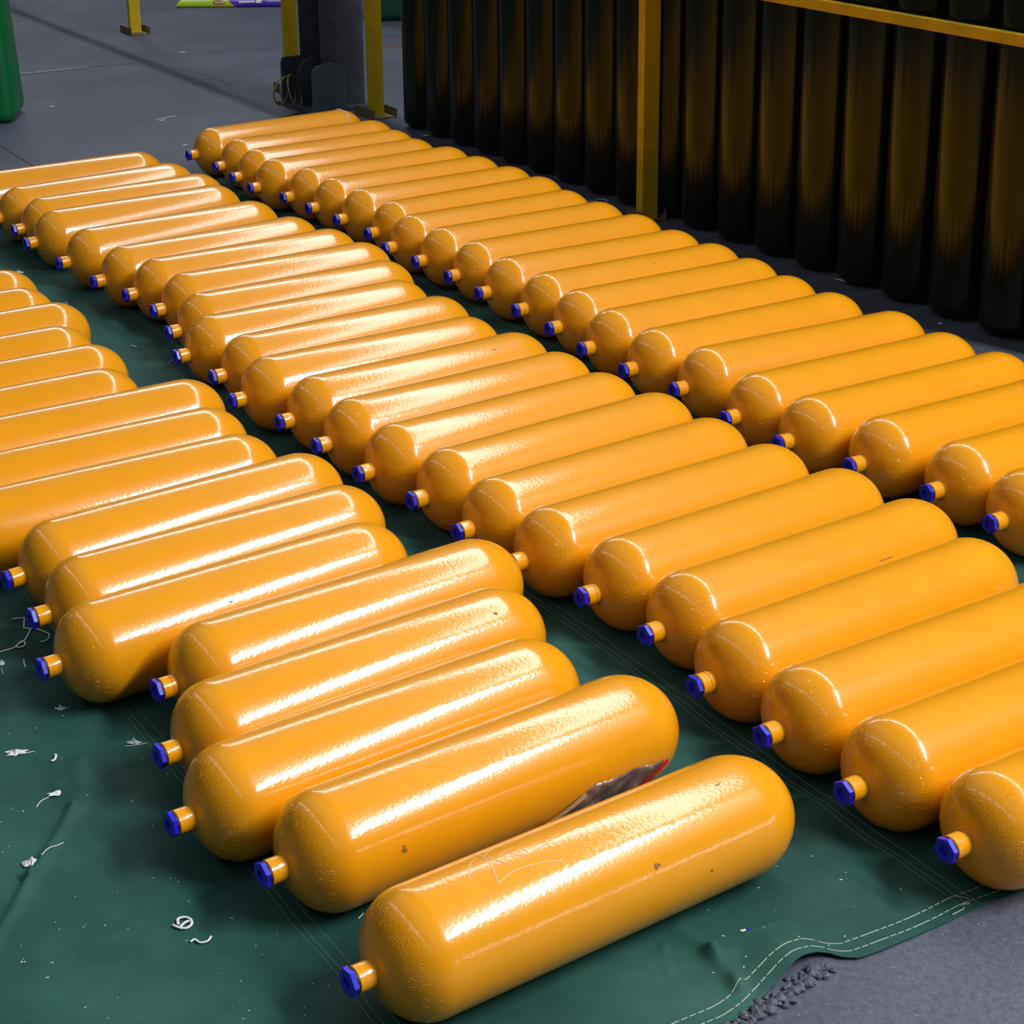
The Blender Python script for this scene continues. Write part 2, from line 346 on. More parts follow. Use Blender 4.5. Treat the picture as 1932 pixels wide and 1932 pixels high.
# fillet into the neck
a1, r1 = prof[0]; fill = []
for k in range(7):
    t = k/7.0
    fill.append((a1-(a1+.004)*t**1.0*(1-.15*(1-t)), r1+(NR-r1)*(1-(1-t)**2.2)))
prof = list(reversed(fill))[:-1] + prof
nring = len(prof)
body_n = 30
prof += [(HF+(L-HR-HF)*k/body_n, R) for k in range(1, body_n)]
prof += [(L-HR+HR*math.sin(PI/2*k/26), max(R*math.cos(PI/2*k/26), .0005)) for k in range(0, 27)]
me_shell = revolve(prof, SEG, M['orange'], 'shell', cap=(False, True))
me_shell_plain = me_shell
neck = [(.002, NR-.001), (-.004, NR), (-.034, NR), (-.046, NR), (-.0485, NR-.0025), (-.0485, .018), (-.02, .018)]
me_neck = revolve(neck, 40, M['orange'], 'neck', cap=(False, True))
neck2 = [(.002, NR-.001), (-.004, NR), (-.016, NR), (-.0166, NR-.002), (-.0184, NR-.002), (-.019, NR), (-.046, NR), (-.0485, NR-.0025), (-.0485, .018), (-.02, .018)]
me_neck2 = revolve(neck2, 40, M['orange'], 'neck_with_groove', cap=(False, True))
gasket = [(-.0480, .012), (-.0480, .0325), (-.0535, .0325), (-.0535, .012)]
me_gasket = revolve(gasket, 32, M['rubber'], 'gasket')
def hexring(a, r, rot=0): return [(a, r*math.cos(PI/3*k+rot), r*math.sin(PI/3*k+rot)) for k in range(6)]
hv = []; rings = [(-.0530, .0335), (-.0530, .0362), (-.0660, .0362), (-.0680, .0335), (-.0680, .0165), (-.0600, .0150)]
for a, r in rings: hv += hexring(a, r)
hf_ = []
for i in range(len(rings)-1):
    for k in range(6): hf_.append((i*6+k, (i+1)*6+k, (i+1)*6+(k+1) % 6, i*6+(k+1) % 6))
hf_ += [tuple(range(6))[::-1], tuple(range(30, 36))]
me_plug = mesh('plug', hv, hf_, M['plug']); bm = bmesh.new(); bm.from_mesh(me_plug); bmesh.ops.recalc_face_normals(bm, faces=bm.faces); bm.to_mesh(me_plug); bm.free()
# stamped lettering: stroke font on a 2 x 4 grid
F = {
 'A': [[(0, 0), (1, 4), (2, 0)], [(.4, 1.5), (1.6, 1.5)]], 'B': [[(0, 0), (0, 4), (1.5, 4), (2, 3.2), (1.4, 2.1), (0, 2.1)], [(1.4, 2.1), (2, 1.1), (1.5, 0), (0, 0)]],
 'C': [[(2, 3.2), (1.5, 4), (.5, 4), (0, 3), (0, 1), (.5, 0), (1.5, 0), (2, .8)]], 'D': [[(0, 0), (0, 4), (1.2, 4), (2, 3), (2, 1), (1.2, 0), (0, 0)]],
 'E': [[(2, 4), (0, 4), (0, 0), (2, 0)], [(0, 2), (1.5, 2)]], 'F': [[(2, 4), (0, 4), (0, 0)], [(0, 2), (1.5, 2)]],
 'G': [[(2, 3.2), (1.5, 4), (.5, 4), (0, 3), (0, 1), (.5, 0), (1.5, 0), (2, .8), (2, 1.8), (1.1, 1.8)]], 'I': [[(1, 0), (1, 4)], [(.4, 4), (1.6, 4)], [(.4, 0), (1.6, 0)]],
 'K': [[(0, 0), (0, 4)], [(2, 4), (0, 1.8)], [(.6, 2.4), (2, 0)]], 'L': [[(0, 4), (0, 0), (2, 0)]], 'M': [[(0, 0), (0, 4), (1, 2), (2, 4), (2, 0)]],
 'N': [[(0, 0), (0, 4), (2, 0), (2, 4)]], 'O': [[(.5, 0), (0, 1), (0, 3), (.5, 4), (1.5, 4), (2, 3), (2, 1), (1.5, 0), (.5, 0)]],
 'P': [[(0, 0), (0, 4), (1.5, 4), (2, 3), (1.5, 2), (0, 2)]], 'R': [[(0, 0), (0, 4), (1.5, 4), (2, 3), (1.5, 2), (0, 2)], [(1, 2), (2, 0)]],
 'S': [[(2, 3.3), (1.5, 4), (.5, 4), (0, 3.1), (.5, 2.2), (1.5, 1.8), (2, 1), (1.5, 0), (.5, 0), (0, .7)]], 'T': [[(0, 4), (2, 4)], [(1, 4), (1, 0)]],
 'U': [[(0, 4), (0, 1), (.5, 0), (1.5, 0), (2, 1), (2, 4)]], 'W': [[(0, 4), (.5, 0), (1, 2.4), (1.5, 0), (2, 4)]], 'X': [[(0, 0), (2, 4)], [(0, 4), (2, 0)]], 'Y': [[(0, 4), (1, 2), (2, 4)], [(1, 2), (1, 0)]],
 '0': [[(.6, 0), (0, 1), (0, 3), (.6, 4), (1.4, 4), (2, 3), (2, 1), (1.4, 0), (.6, 0)]], '1': [[(.3, 3), (1, 4), (1, 0)]], '2': [[(0, 3.2), (.6, 4), (1.4, 4), (2, 3.1), (0, 0), (2, 0)]],
 '3': [[(0, 3.5), (.6, 4), (1.4, 4), (2, 3), (1.2, 2.2), (2, 1), (1.4, 0), (.6, 0), (0, .5)]], '4': [[(1.5, 0), (1.5, 4), (0, 1.3), (2, 1.3)]], '5': [[(2, 4), (.2, 4), (0, 2.3), (1.4, 2.4), (2, 1.2), (1.3, 0), (0, .2)]],
 '6': [[(1.8, 3.8), (.6, 3), (0, 1.2), (.6, 0), (1.4, 0), (2, 1), (1.4, 2), (.1, 1.7)]], '7': [[(0, 4), (2, 4), (.8, 0)]], '8': [[(1, 2.1), (.1, 3), (.6, 4), (1.4, 4), (1.9, 3), (1, 2.1), (0, 1), (.6, 0), (1.4, 0), (2, 1), (1, 2.1)]],
 '9': [[(1.9, 2.3), (.6, 2), (0, 3), (.6, 4), (1.4, 4), (2, 3), (1.4, 1), (.2, .2)]], '/': [[(0, -.4), (2, 4.4)]], '-': [[(.4, 2), (1.6, 2)]], '.': [[(.9, 0), (1.1, .3)]]}
def stamp(lines, name):
    vsx, fs = [], []
    def pos(s_, t, th0, ph0, lift):
        rg = R*math.sin(th0); arc = math.hypot(HF*math.sin(th0), R*math.cos(th0))
        th = th0-t/arc; ph = ph0-s_/rg
        a = HF-HF*math.cos(th); r = R*math.sin(th)
        n = Vector((-math.cos(th)/HF, math.sin(th)/R*math.cos(ph), math.sin(th)/R*math.sin(ph))).normalized()
        return Vector((a, r*math.cos(ph), r*math.sin(ph)))+n*lift
    for text, th0, ph0, pitch, sz in lines:
        s0 = 0
        for ch in text:
            for st in F.get(ch, []):
                p = []
                for (x0, y0), (x1, y1) in zip(st[:-1], st[1:]):
                    n = max(1, int(math.hypot(x1-x0, y1-y0)/1.4)); p += [(x0+(x1-x0)*k/n, y0+(y1-y0)*k/n) for k in range(n)]
                p.append(st[-1]); p = [(s0+x*sz/4, y*sz/4) for x, y in p]
                for i, (x, y) in enumerate(p):
                    q0 = p[max(i-1, 0)]; q1 = p[min(i+1, len(p)-1)]; dx, dy = q1[0]-q0[0], q1[1]-q0[1]; ln = math.hypot(dx, dy) or 1
                    nx, ny = -dy/ln*.0011, dx/ln*.0011
                    for sg, lf in ((-1, -.0001), (0, .0006), (1, -.0001)): vsx.append(pos(x+nx*sg, y+ny*sg, th0, ph0, lf))
                    if i:
                        k = len(vsx)-6; fs += [(k, k+1, k+4, k+3), (k+1, k+2, k+5, k+4)]
            s0 += pitch
    return mesh(name, vsx, fs, M['orange'])
rd = math.radians
STAMPS = []
for q, (l1, l2, l3) in enumerate([
    ('CNG ONLY DO NOT USE AFTER 10/2042', 'ISO 11439 CNG-1 USE ONLY IDENTIFIED PRD', '10/2022 200 BAR 024 069'),
    ('CNG ONLY DO NOT USE AFTER 10/2042', 'ISO 4705 1502007 300 IDENTIFIED PRD P50', '024 0963 WP 200 10/2022'),
    ('CNG ONLY DO NOT USE AFTER 10/2042', 'CNG-1 11439 200 ISO IDENTIFIED PRD', '09/2022 P50 TP 300 55 L')]):
    STAMPS.append(stamp([(l1, rd(47), 0, .0215, .015), (l2, rd(60), .3, .0225, .015), (l3, rd(73), 1.1, .0235, .014)], 'stamped_marking'))
ORD = ['first', 'second', 'third', 'fourth', 'fifth', 'sixth', 'seventh', 'eighth', 'ninth', 'tenth', 'eleventh', 'twelfth', 'thirteenth', 'fourteenth', 'fifteenth', 'sixteenth', 'seventeenth', 'eighteenth', 'nineteenth', 'twentieth', 'twenty-first', 'twenty-second', 'twenty-third', 'twenty-fourth']
ROWN = {'A': 'right-hand row beside the black cylinders', 'B': 'middle row', 'C': 'left-hand row'}
ROWG = {'A': 'orange cylinders in the right-hand row', 'B': 'orange cylinders in the middle row', 'C': 'orange cylinders in the left-hand row'}
CNT = {r_: sum(1 for c in CYL if c[0][0] == r_) for r_ in 'ABC'}
SPECIAL = {'C17': 'nearest orange gas cylinder in the left-hand row, scribbled with white chalk', 'C16': 'orange gas cylinder second from the near end of the left-hand row, behind crumpled film',
           'A1': 'farthest orange gas cylinder in the right-hand row, white string over its far end', 'B24': 'nearest orange gas cylinder in the middle row, at the bottom right', 'A22': 'nearest orange gas cylinder visible in the right-hand row',
           'B1': 'farthest orange gas cylinder in the middle row', 'C1': 'farthest orange gas cylinder of the left-hand row, at the left edge'}
proto = None; cyls = {}
GROOVE = {'C13', 'B21', 'B6', 'B19', 'A16', 'A13'}
r0 = random.Random(11)
def copy_tree(o, parent=None):
    c = o.copy(); C.objects.link(c)
    if parent: c.parent = parent
    for ch in [x for x in list(o.children)]: copy_tree(ch, c)
    return c
for nm, x, y, w in CYL:
    row, k = nm[0], int(nm[1:]); fromnear = CNT[row]-k
    if proto is None:
        t = thing('gas_cylinder', '', 'gas cylinder', (0, 0, 0))
        sh = link('shell', me_shell, t, (0, 0, R)); link('stamped_marking', STAMPS[0], sh)['kind'] = 'stuff'
        link('neck', me_neck, t, (0, 0, R)); pl = link('plug', me_plug, t, (0, 0, R)); pl['label'] = 'blue hexagonal plug'; gk = link('gasket', me_gasket, pl)
        proto = t
    else: t = copy_tree(proto)
    lab = SPECIAL.get(nm)
    if not lab: lab = 'orange gas cylinder with blue plug, %s from the near end of the %s' % (ORD[fromnear], ROWN[row])
    if not lab or len(lab.split()) > 16: lab = lab.replace(' beside the black cylinders', '')
    t['label'] = lab.replace(' beside the black cylinders', ''); t['group'] = ROWG[row]
    t.location = (x, y, BASE); t.rotation_euler = (0, 0, w)
    roll = {'C17': rd(-58), 'C12': rd(-75), 'C13': rd(-40), 'C15': rd(-20), 'C16': rd(-15), 'B23': rd(-95), 'B24': rd(60), 'B22': rd(50)}.get(nm, r0.uniform(-PI, PI))
    for ch in t.children:
        if ch.name.startswith('shell'):
            ch.rotation_euler = (roll, 0, 0)
            for g2 in ch.children: g2.data = STAMPS[r0.randrange(3)]
        elif ch.name.startswith('neck'):
            if nm in GROOVE: ch.data = me_neck2
        elif ch.name.startswith('plug'): ch.rotation_euler = (r0.uniform(0, PI/3), 0, 0)
    cyls[nm] = t
# marks on single cylinders: strips that hug the shell
def on_shell(a, ph, lift=.0006):
    ph = rd(ph)
    if a < HF: r = R*math.sqrt(max(0, 1-((HF-a)/HF)**2))
    elif a > L-HR: r = R*math.sqrt(max(0, 1-((a-L+HR)/HR)**2))
    else: r = R
    r += lift; return Vector((a, r*math.cos(ph), r*math.sin(ph)+R))
def shell_stroke(name, pts, w, mat, cyl, lift=.0007):
    p = smoothline([(a, ph, 0) for a, ph in pts], 8); vsx, fs = [], []
    q = [on_shell(v.x, v.y, lift) for v in p]
    for i, c in enumerate(q):
        tg = (q[min(i+1, len(q)-1)]-q[max(i-1, 0)]).normalized(); nrm = (c-Vector((c.x, 0, R))).normalized(); s_ = tg.cross(nrm)*w/2
        vsx += [c-s_, c+s_]
        if i: k = len(vsx)-4; fs.append((k, k+1, k+3, k+2))
    return link(name, mesh(name, vsx, fs, mat), cyls[cyl])
CH = [[(.262, 99.5), (.272, 91.1), (.303, 79.8), (.329, 74.4)], [(.343, 60.9), (.341, 77.4), (.332, 94.9), (.316, 113.3)], [(.316, 113.3), (.361, 108.7), (.412, 109.0), (.458, 111.9), (.497, 116.4)],
      [(.347, 74.2), (.355, 88.5), (.372, 98.2), (.379, 103.3)], [(.351, 76.2), (.38, 70.6), (.41, 68.6)], [(.37, 86.8), (.4, 83.0), (.427, 82.7)], [(.435, 87.8), (.436, 97.2), (.41, 94.4), (.397, 86.0)], [(.436, 97.2), (.489, 94.8), (.547, 89.0)]]
for st in CH: shell_stroke('chalk_stroke', st, .0022, M['chalk'], 'C17')
def blot(cyl, a, ph, sa, sp_, seed=0):
    rb = random.Random(seed); n = 14; vsx = [on_shell(a, ph)]; 
    for k in range(n):
        t = 2*PI*k/n; f_ = rb.uniform(.5, 1.1); vsx.append(on_shell(a+sa*f_*math.cos(t), ph+math.degrees(sp_/R)*f_*math.sin(t)))
    return link('smudge', mesh('smudge', vsx, [(0, 1+k, 1+(k+1) % n) for k in range(n)], M['smudge']), cyls[cyl])
blot('C16', .261, 169, .010, .013, 1); blot('C17', .733, 152, .011, .010, 2); blot('C17', .896, 177, .008, .004, 3); blot('C17', 1.014, 107, .012, .003, 4); blot('C14', 1.053, 122, .008, .006, 5); blot('C12', .537, 143, .008, .004, 6); blot('B20', .836, 153, .05, .003, 7); blot('B13', .95, 120, .02, .003, 8); blot('A13', .7, 120, .012, .003, 9)

# ------------------------------------------------------------------ crumpled film between two cylinders (rests on C16)
t16 = [c for c in CYL if c[0] == 'C16'][0]
def c16(a, ph, lift):
    p = on_shell(a, ph, lift); w = t16[3]
    return Vector((t16[1]+p.x*math.cos(w)-p.y*math.sin(w), t16[2]+p.x*math.sin(w)+p.y*math.cos(w), p.z+BASE))
fb = thing('plastic_film', 'crumpled brown plastic film with red edge stuck between the two nearest left-hand cylinders', 'plastic bag', c16(.9, -120, .03))
org = fb.location
top = [(.70, 208.4), (.741, 202.4), (.793, 194.1), (.832, 187.6), (.88, 182.1), (.948, 181.7), (1.017, 182.8), (1.081, 185.2), (1.128, 186.9)]
NA, NB = 60, 22; fv = []; rf = random.Random(5)
for i in range(NA):
    a = .70+(1.128-.70)*i/(NA-1); ph = float(np.interp(a, [q[0] for q in top], [q[1] for q in top]))+rf.uniform(-.5, .5)
    for j in range(NB):
        s_ = j/(NB-1); pp = ph+(262-ph)*s_; aa = a-(.03+.10*(a-.7)/.43)*s_*.9
        cr_ = noise.noise(Vector((aa*22, pp*.09, 3)))*.006+abs(noise.noise(Vector((aa*9+pp*.05, pp*.03, 7))))*.012
        fv.append(c16(aa, pp, .0035+max(0, cr_))-org)
ff = [(i*NB+j, i*NB+j+1, (i+1)*NB+j+1, (i+1)*NB+j) for i in range(NA-1) for j in range(NB-1)]
fm = mesh('sheet', fv, ff, M['film'], True); so = link('sheet', fm, fb).modifiers.new('t', 'SOLIDIFY'); so.thickness = .0012
for (nm_, mt_, pts_, ws) in (('torn_edge', M['tan'], [(.70, 209), (.741, 203.4), (.793, 195.5), (.845, 187)], .005), ('red_edge', M['red'], [(1.138, 187), (1.108, 193), (1.077, 199.4), (1.040, 213), (1.015, 225)], .008)):
    p = smoothline([(a, b2, 0) for a, b2 in pts_], 8); vsx, fs = [], []
    for i, q in enumerate(p):
        ww = ws*(min(1, .15+i/8) if nm_ == 'red_edge' else .4+.6*abs(math.sin(i*.9)))
        vsx += [c16(q.x-ww, q.y-1.5, .009)-org, c16(q.x+.001, q.y+2.5, .012)-org]
        if i: k = len(vsx)-4; fs.append((k, k+1, k+3, k+2))
    so = link(nm_, mesh(nm_, vsx, fs, mt_), fb).modifiers.new('t', 'SOLIDIFY'); so.thickness = .001
# string over the far end of A1
def a1(a, ph, lift=.003):
    q = [c for c in CYL if c[0] == 'A1'][0]; p = on_shell(a, ph, lift); w = q[3]
    return Vector((q[1]+p.x*math.cos(w)-p.y*math.sin(w), q[2]+p.x*math.sin(w)+p.y*math.cos(w), p.z+BASE))
st = thing('string', 'white string draped over the far end of the farthest right-hand cylinder', 'string', a1(1.12, 90))
so_ = st.location.copy()
link('cord', tube_mesh('cord', [a1(1.115+.004*math.sin(k*.7), 60+k*5.2)-so_ for k in range(20)], .0042, M['white'], 6), st)
link('frayed_end', tube_mesh('frayed_end', [a1(1.115+dx, 150+dy, .006)-so_ for dx, dy in ((0, 0), (-.03, 6), (-.05, 2), (-.02, 9), (.02, 12), (.04, 8), (.06, 13))], .0045, M['white'], 6), st)

# ------------------------------------------------------------------ upright black cylinders
RT = .163; T0 = Vector((-.1913, 14.084, 0))-U*.04+V*.026; TD = Vector((math.cos(-1.0681), math.sin(-1.0681), 0))
me_t = revolve([(.0, .0005), (.0, .03), (.001, .068)]+[(.002+.066*(1-math.cos(PI/2*k/12)), .070+(RT-.070)*math.sin(PI/2*k/12)) for k in range(13)]+[(.4, RT), (.8, RT), (1.2, RT), (1.6, RT), (1.78, RT)]+[(1.78+.16*math.sin(PI/2*k/12), max(.03, RT*math.cos(PI/2*k/12))) for k in range(1, 13)], 64, M['black'], 'black_shell', axis='Z', cap=(True, True))
me_tn = revolve([(1.93, .033), (1.99, .033), (1.99, .018)], 32, M['black'], 'black_neck', axis='Z')
pr = None
for i in range(19):
    p = T0+TD*(.3528*i)
    if pr is None:
        t = thing('steel_cylinder', '', 'gas cylinder', p); link('shell', me_t, t); link('neck', me_tn, t); pr = t
    else: t = copy_tree(pr)
    t.location = p; t.rotation_euler = (0, 0, i*.7)
    t['label'] = ('tall upright black steel cylinder, %s from the left end of the rack row' % ORD[i]) if i else 'tall upright black steel cylinder at the left end of the rack row'
    t['group'] = 'upright black cylinders behind the yellow rail'

# ------------------------------------------------------------------ yellow posts and rails
def hall_thing(name, label, cat, u, v, z=0, group=None): return thing(name, label, cat, W(u, v, z), HALL, group)
VP = 6.455
def post(u, v, label, hl=.16, lw=.10):
    t = hall_thing('yellow_post', label, 'post', u, v, 0, 'yellow barrier posts')
    # local x = across (V), local y = along (U)
    link('channel', boxes('channel', [(-.055, .055, -.033, -.026, .010, 1.75), (-.055, -.048, -.026, .033, .010, 1.75), (.048, .055, -.026, .033, .010, 1.75)], M['yellow']), t)
    link('base_plate', boxes('base_plate', [(-lw, lw, -hl, hl, 0, .010)], M['shoe'], .002), t)
    link('base_lip', boxes('base_lip', [(-lw, -lw+.008, -hl, hl, .010, .070)], M['shoe'], .001), t)
    link('base_lip', boxes('base_lip', [(lw-.008, lw, -hl, hl, .010, .070)], M['shoe'], .001), t)
    return t
VA, VR = 6.415, 6.425
post(9.185, VA+.012, 'yellow steel channel post in front of the black cylinders', .075, .095)
post(13.0, 6.54, 'yellow steel post just right of the grey column')
post(14.28, 6.42, 'yellow steel post behind the left side of the grey column')
post(18.10, 6.46, 'yellow steel post standing alone on the floor at the upper left')
post(23.0, 6.46, 'yellow steel post beyond the upper left corner')
post(5.20, VA, 'yellow steel post beyond the right edge, carrying the rail', .075, .095)
def rail(u0, u1, v, label, ends=()):
    t = hall_thing('yellow_rail', label, 'rail', u0, v, 1.43, 'yellow barrier rails')
    link('bar', boxes('bar', [(-.022, .022, 0, u1-u0, 0, .055)], M['yellow'], .003), t)
    for uu, vp in ends: link('bracket', boxes('bracket', [(.022, vp-.055-v, uu-u0-.02, uu-u0+.02, .006, .049)], M['yellow'], .002), t)
rail(5.24, 9.152, VR, 'yellow rail crossing in front of the black cylinders at the upper right')
rail(9.219, 13.03, 6.44, 'yellow rail between the front post and the post beside the grey column', ((13.0, 6.54),))
rail(14.24, 18.11, 6.38, 'yellow rail between the column and the lone far post')
rail(18.13, 23.04, 6.38, 'yellow rail running on behind the lone far post')
# ------------------------------------------------------------------ grey column
t = hall_thing('steel_column', 'dark grey steel building column with welded plates at its foot', 'column', 13.62, 6.475)
link('flange', boxes('flange', [(-.185, .185, -.20, -.185, .02, 4.5)], M['grey'], .002), t)
link('flange', boxes('flange', [(-.185, .185, .185, .20, .02, 4.5)], M['grey'], .002), t)
link('web', boxes('web', [(-.006, .006, -.185, .185, .02, 4.5)], M['grey']), t)
link('base_plate', boxes('base_plate', [(-.36, .24, -.33, .30, 0, .02)], M['grey'], .003), t)
def plate(poly, th, axis, off, mat, name='stiffener_plate'):
    vsx = []
    for s_ in (-th/2, th/2):
        for x, z in poly: vsx.append((x, off+s_, z) if axis == 'y' else (off+s_, x, z))
    n = len(poly); fs = [tuple(range(n)), tuple(range(n, 2*n))[::-1]]+[(k, n+k, n+(k+1) % n, (k+1) % n) for k in range(n)]
    me_ = mesh(name, vsx, fs, mat); bm = bmesh.new(); bm.from_mesh(me_); bmesh.ops.recalc_face_normals(bm, faces=bm.faces); bm.to_mesh(me_); bm.free()
    return link(name, me_, t)
rnd = [(-.09+.06*math.cos(a), .31+.06*math.sin(a)) for a in [PI/2-k*PI/10 for k in range(6)]]
plate([(-.32, .02), (-.32, .33), (-.28, .37), (-.15, .385)]+rnd+[(-.03, .02)], .014, 'y', -.30, M['greyl'])
plate([(-.30, .02), (-.30, .30), (-.26, .36), (-.19, .38), (-.17, .40), (-.17, .02)], .014, 'y', .0, M['grey'])
plate([(-.36, .02), (-.36, .34), (-.34, .38), (-.17, .38), (-.17, .02)], .014, 'y', .19, M['grey'])
plate([(-.30, .02), (-.30, .30), (-.22, .36), (-.2, .36), (-.2, .02)], .014, 'x', -.12, M['grey'])
# hose coil leaning beside the column foot
hc = hall_thing('hose_coil', 'coil of thin olive hose hanging at the foot of the grey column', 'hose', 13.45, 6.06, 0); hc.rotation_euler[2] = HALL+.95
pts = []
for k in range(120):
    a = 2*PI*k/36; rr_ = .14-.014*(k/36)
    pts.append((rr_*math.cos(a)+.01*(k/36), -.03+.05*(k/36)+.05*math.sin(a*.9), .162+rr_*math.sin(a)))
link('hose', tube_mesh('hose', pts, .0065, M['hose'], 8), hc)
link('hose_tail', tube_mesh('hose_tail', smoothline([(-.02, -.06, .012), (-.12, .02, .008), (-.26, .12, .008)], 6), .006, M['hose'], 6), hc)

# ------------------------------------------------------------------ green bins
def bin_(label, loc, rot, w, d, h, top, mat, rim):
    t = thing('plastic_bin', label, 'bin', loc, rot)
    bm = bmesh.new(); g = bmesh.ops.create_cube(bm, size=1)
    for v in bm.verts:
        s_ = top if v.co.z > 0 else 1; v.co = Vector((v.co.x*w*s_, v.co.y*d*s_, (v.co.z+.5)*h))
    bmesh.ops.bevel(bm, geom=bm.edges[:], offset=.085, segments=6, affect='EDGES', profile=.5)
    me_ = bpy.data.meshes.new('body'); bm.to_mesh(me_); bm.free(); me_.materials.append(mat)
    for p in me_.polygons: p.use_smooth = True
    link('body', me_, t); link('lid', boxes('lid', [(-w*top/2-.02, w*top/2+.02, -d*top/2-.02, d*top/2+.02, h-.01, h+.04)], rim, .015), t)
    return t
gp = at(14, 236); bin_('bright green plastic bin cut by the left edge of the picture', (gp.x-.27, gp.y+.32, 0), rd(4), .62, .62, 1.0, .86, M['green'], M['green'])
gp = at(735, 42); bin_('dark green bin standing far behind, between the post and the black cylinders', (gp.x+.05, gp.y+.3, 0), rd(8), .55, .5, .95, 1.05, M['darkgreen'], M['darkgreen'])

# ------------------------------------------------------------------ fertiliser sack far behind
p0 = at(331, 15); p1 = at(545, 13); e = (p1-p0); ln = e.length; ang = math.atan2(e.y, e.x)
sk = thing('sack', 'printed yellow-green and purple sack lying flat on the far floor', 'sack', p0, ang)
M['sack'], nt, b = nodes('printed_sack', .35, 0, (.3, .5, .02))
tc = nt.nodes.new('ShaderNodeTexCoord'); sx = nt.nodes.new('ShaderNodeSeparateXYZ'); nt.links.new(tc.outputs['Object'], sx.inputs[0])
dv = nt.nodes.new('ShaderNodeMath'); dv.operation = 'DIVIDE'; nt.links.new(sx.outputs[0], dv.inputs[0]); dv.inputs[1].default_value = ln
ad = nt.nodes.new('ShaderNodeMath'); ad.operation = 'MULTIPLY_ADD'; nt.links.new(sx.outputs[2], ad.inputs[0]); ad.inputs[1].default_value = 1.1; nt.links.new(dv.outputs[0], ad.inputs[2])
r = ramp(nt, ad.outputs[0], [(.0, (.42, .62, .02)), (.52, (.42, .62, .02)), (.53, (.70, .62, .02)), (.545, (.06, .015, .42)), (1.0, (.06, .015, .42))]); nt.links.new(r.outputs[0], b.inputs['Base Color'])
D_ = .66
def sack_pt(x, s_):
    """s_ runs over the top of the sack from its front seam (0) to the back (1)"""
    y = D_*s_; q1 = min(1, y/.13); q2 = min(1, (D_-y)/.13); e_ = min(1, x/.10, (ln-x)/.10); e_ = max(e_, 0)
    k = math.sqrt(max(0, 1-(1-q1)**2))*math.sqrt(max(0, 1-(1-q2)**2))*math.sqrt(max(0, 1-(1-e_)**2))
    return Vector((x, y, .018+.072*k+.006*k*noise.noise(Vector((x*9, y*9, 1)))))
NX, NY = 56, 60; sv = []
ss = [.5-.5*math.cos(PI*j/(NY-1)) for j in range(NY)]
for side in (1, -1):
    for i in range(NX):
        for j in range(NY):
            p = sack_pt(ln*i/(NX-1), ss[j])
            if side < 0: p.z = max(.001, .018-.017*min(1, (p.z-.018)/.03))
            sv.append(p)
q = NX*NY; sf = []
for s_ in (0, 1):
    for i in range(NX-1):
        for j in range(NY-1):
            a = s_*q+i*NY+j; f4 = (a, a+NY, a+NY+1, a+1); sf.append(f4 if s_ == 0 else f4[::-1])
link('sack_body', mesh('sack_body', sv, sf, M['sack'], True), sk)
def wrap(x, h):                      # h = distance up the bulging front of the sack
    t_ = min(h/.11, 1.35)*PI/2*.93; y = .13*(1-math.cos(min(t_, PI/2)))+max(0, h-.11)
    p = sack_pt(x, y/D_); return p+Vector((0, -.0025*math.cos(min(t_, PI/2)), .0025))
def print_patch(name, x0, x1, h0, h1, mat, round_=True):
    n, mmm = 14, 8; vsx = []
    for i in range(n):
        for j in range(mmm):
            fx = i/(n-1)*2-1; fy = j/(mmm-1)*2-1
            if round_: fy2 = fy*math.sqrt(max(.02, 1-abs(fx)**3))
            else: fy2 = fy
            vsx.append(wrap((x0+x1)/2+(x1-x0)/2*fx, max(.002, (h0+h1)/2+(h1-h0)/2*fy2)))
    fs = [(i*mmm+j, (i+1)*mmm+j, (i+1)*mmm+j+1, i*mmm+j+1) for i in range(n-1) for j in range(mmm-1)]
    return link(name, mesh(name, vsx, fs, mat), sk)
M['pink'], nt, b = nodes('pink_print', .5, 0, (.55, .10, .12)); M['whiteprint'], nt, b = nodes('white_print', .5, 0, (.75, .75, .85))
print_patch('printed_picture', .30*ln, .44*ln, .060, .14, M['pink']); print_patch('printed_picture', .40*ln, .58*ln, .075, .15, M['pink'])
print_patch('printed_badge', .33*ln, .44*ln, .012, .052, M['red'])
def printed(body, x, h, size, name='printed_text'):
    tcu = bpy.data.curves.new(name, 'FONT'); tcu.body = body; tcu.size = size; tcu.extrude = 0
    to = bpy.data.objects.new('tmp', tcu); C.objects.link(to); dg = bpy.context.evaluated_depsgraph_get(); dg.update(); tm = bpy.data.meshes.new_from_object(to.evaluated_get(dg)); bpy.data.objects.remove(to)
    for v in tm.vertices: v.co = wrap(x+v.co.x, h+v.co.y)+Vector((0, -.002, .001))
    tm.materials.clear(); tm.materials.append(M['whiteprint']); tm.name = name
    o = link(name, tm, sk); o['kind'] = 'stuff'; return o
printed('15-15-15', .80*ln, .035, .062)
print_patch('printed_band', .56*ln, .70*ln, .030, .050, M['whiteprint'], False); print_patch('printed_band', .71*ln, .76*ln, .025, .070, M['whiteprint'], False)
for k in range(4): print_patch('printed_mark', (.352+.021*k)*ln, (.366+.021*k)*ln, .024, .042, M['whiteprint'])

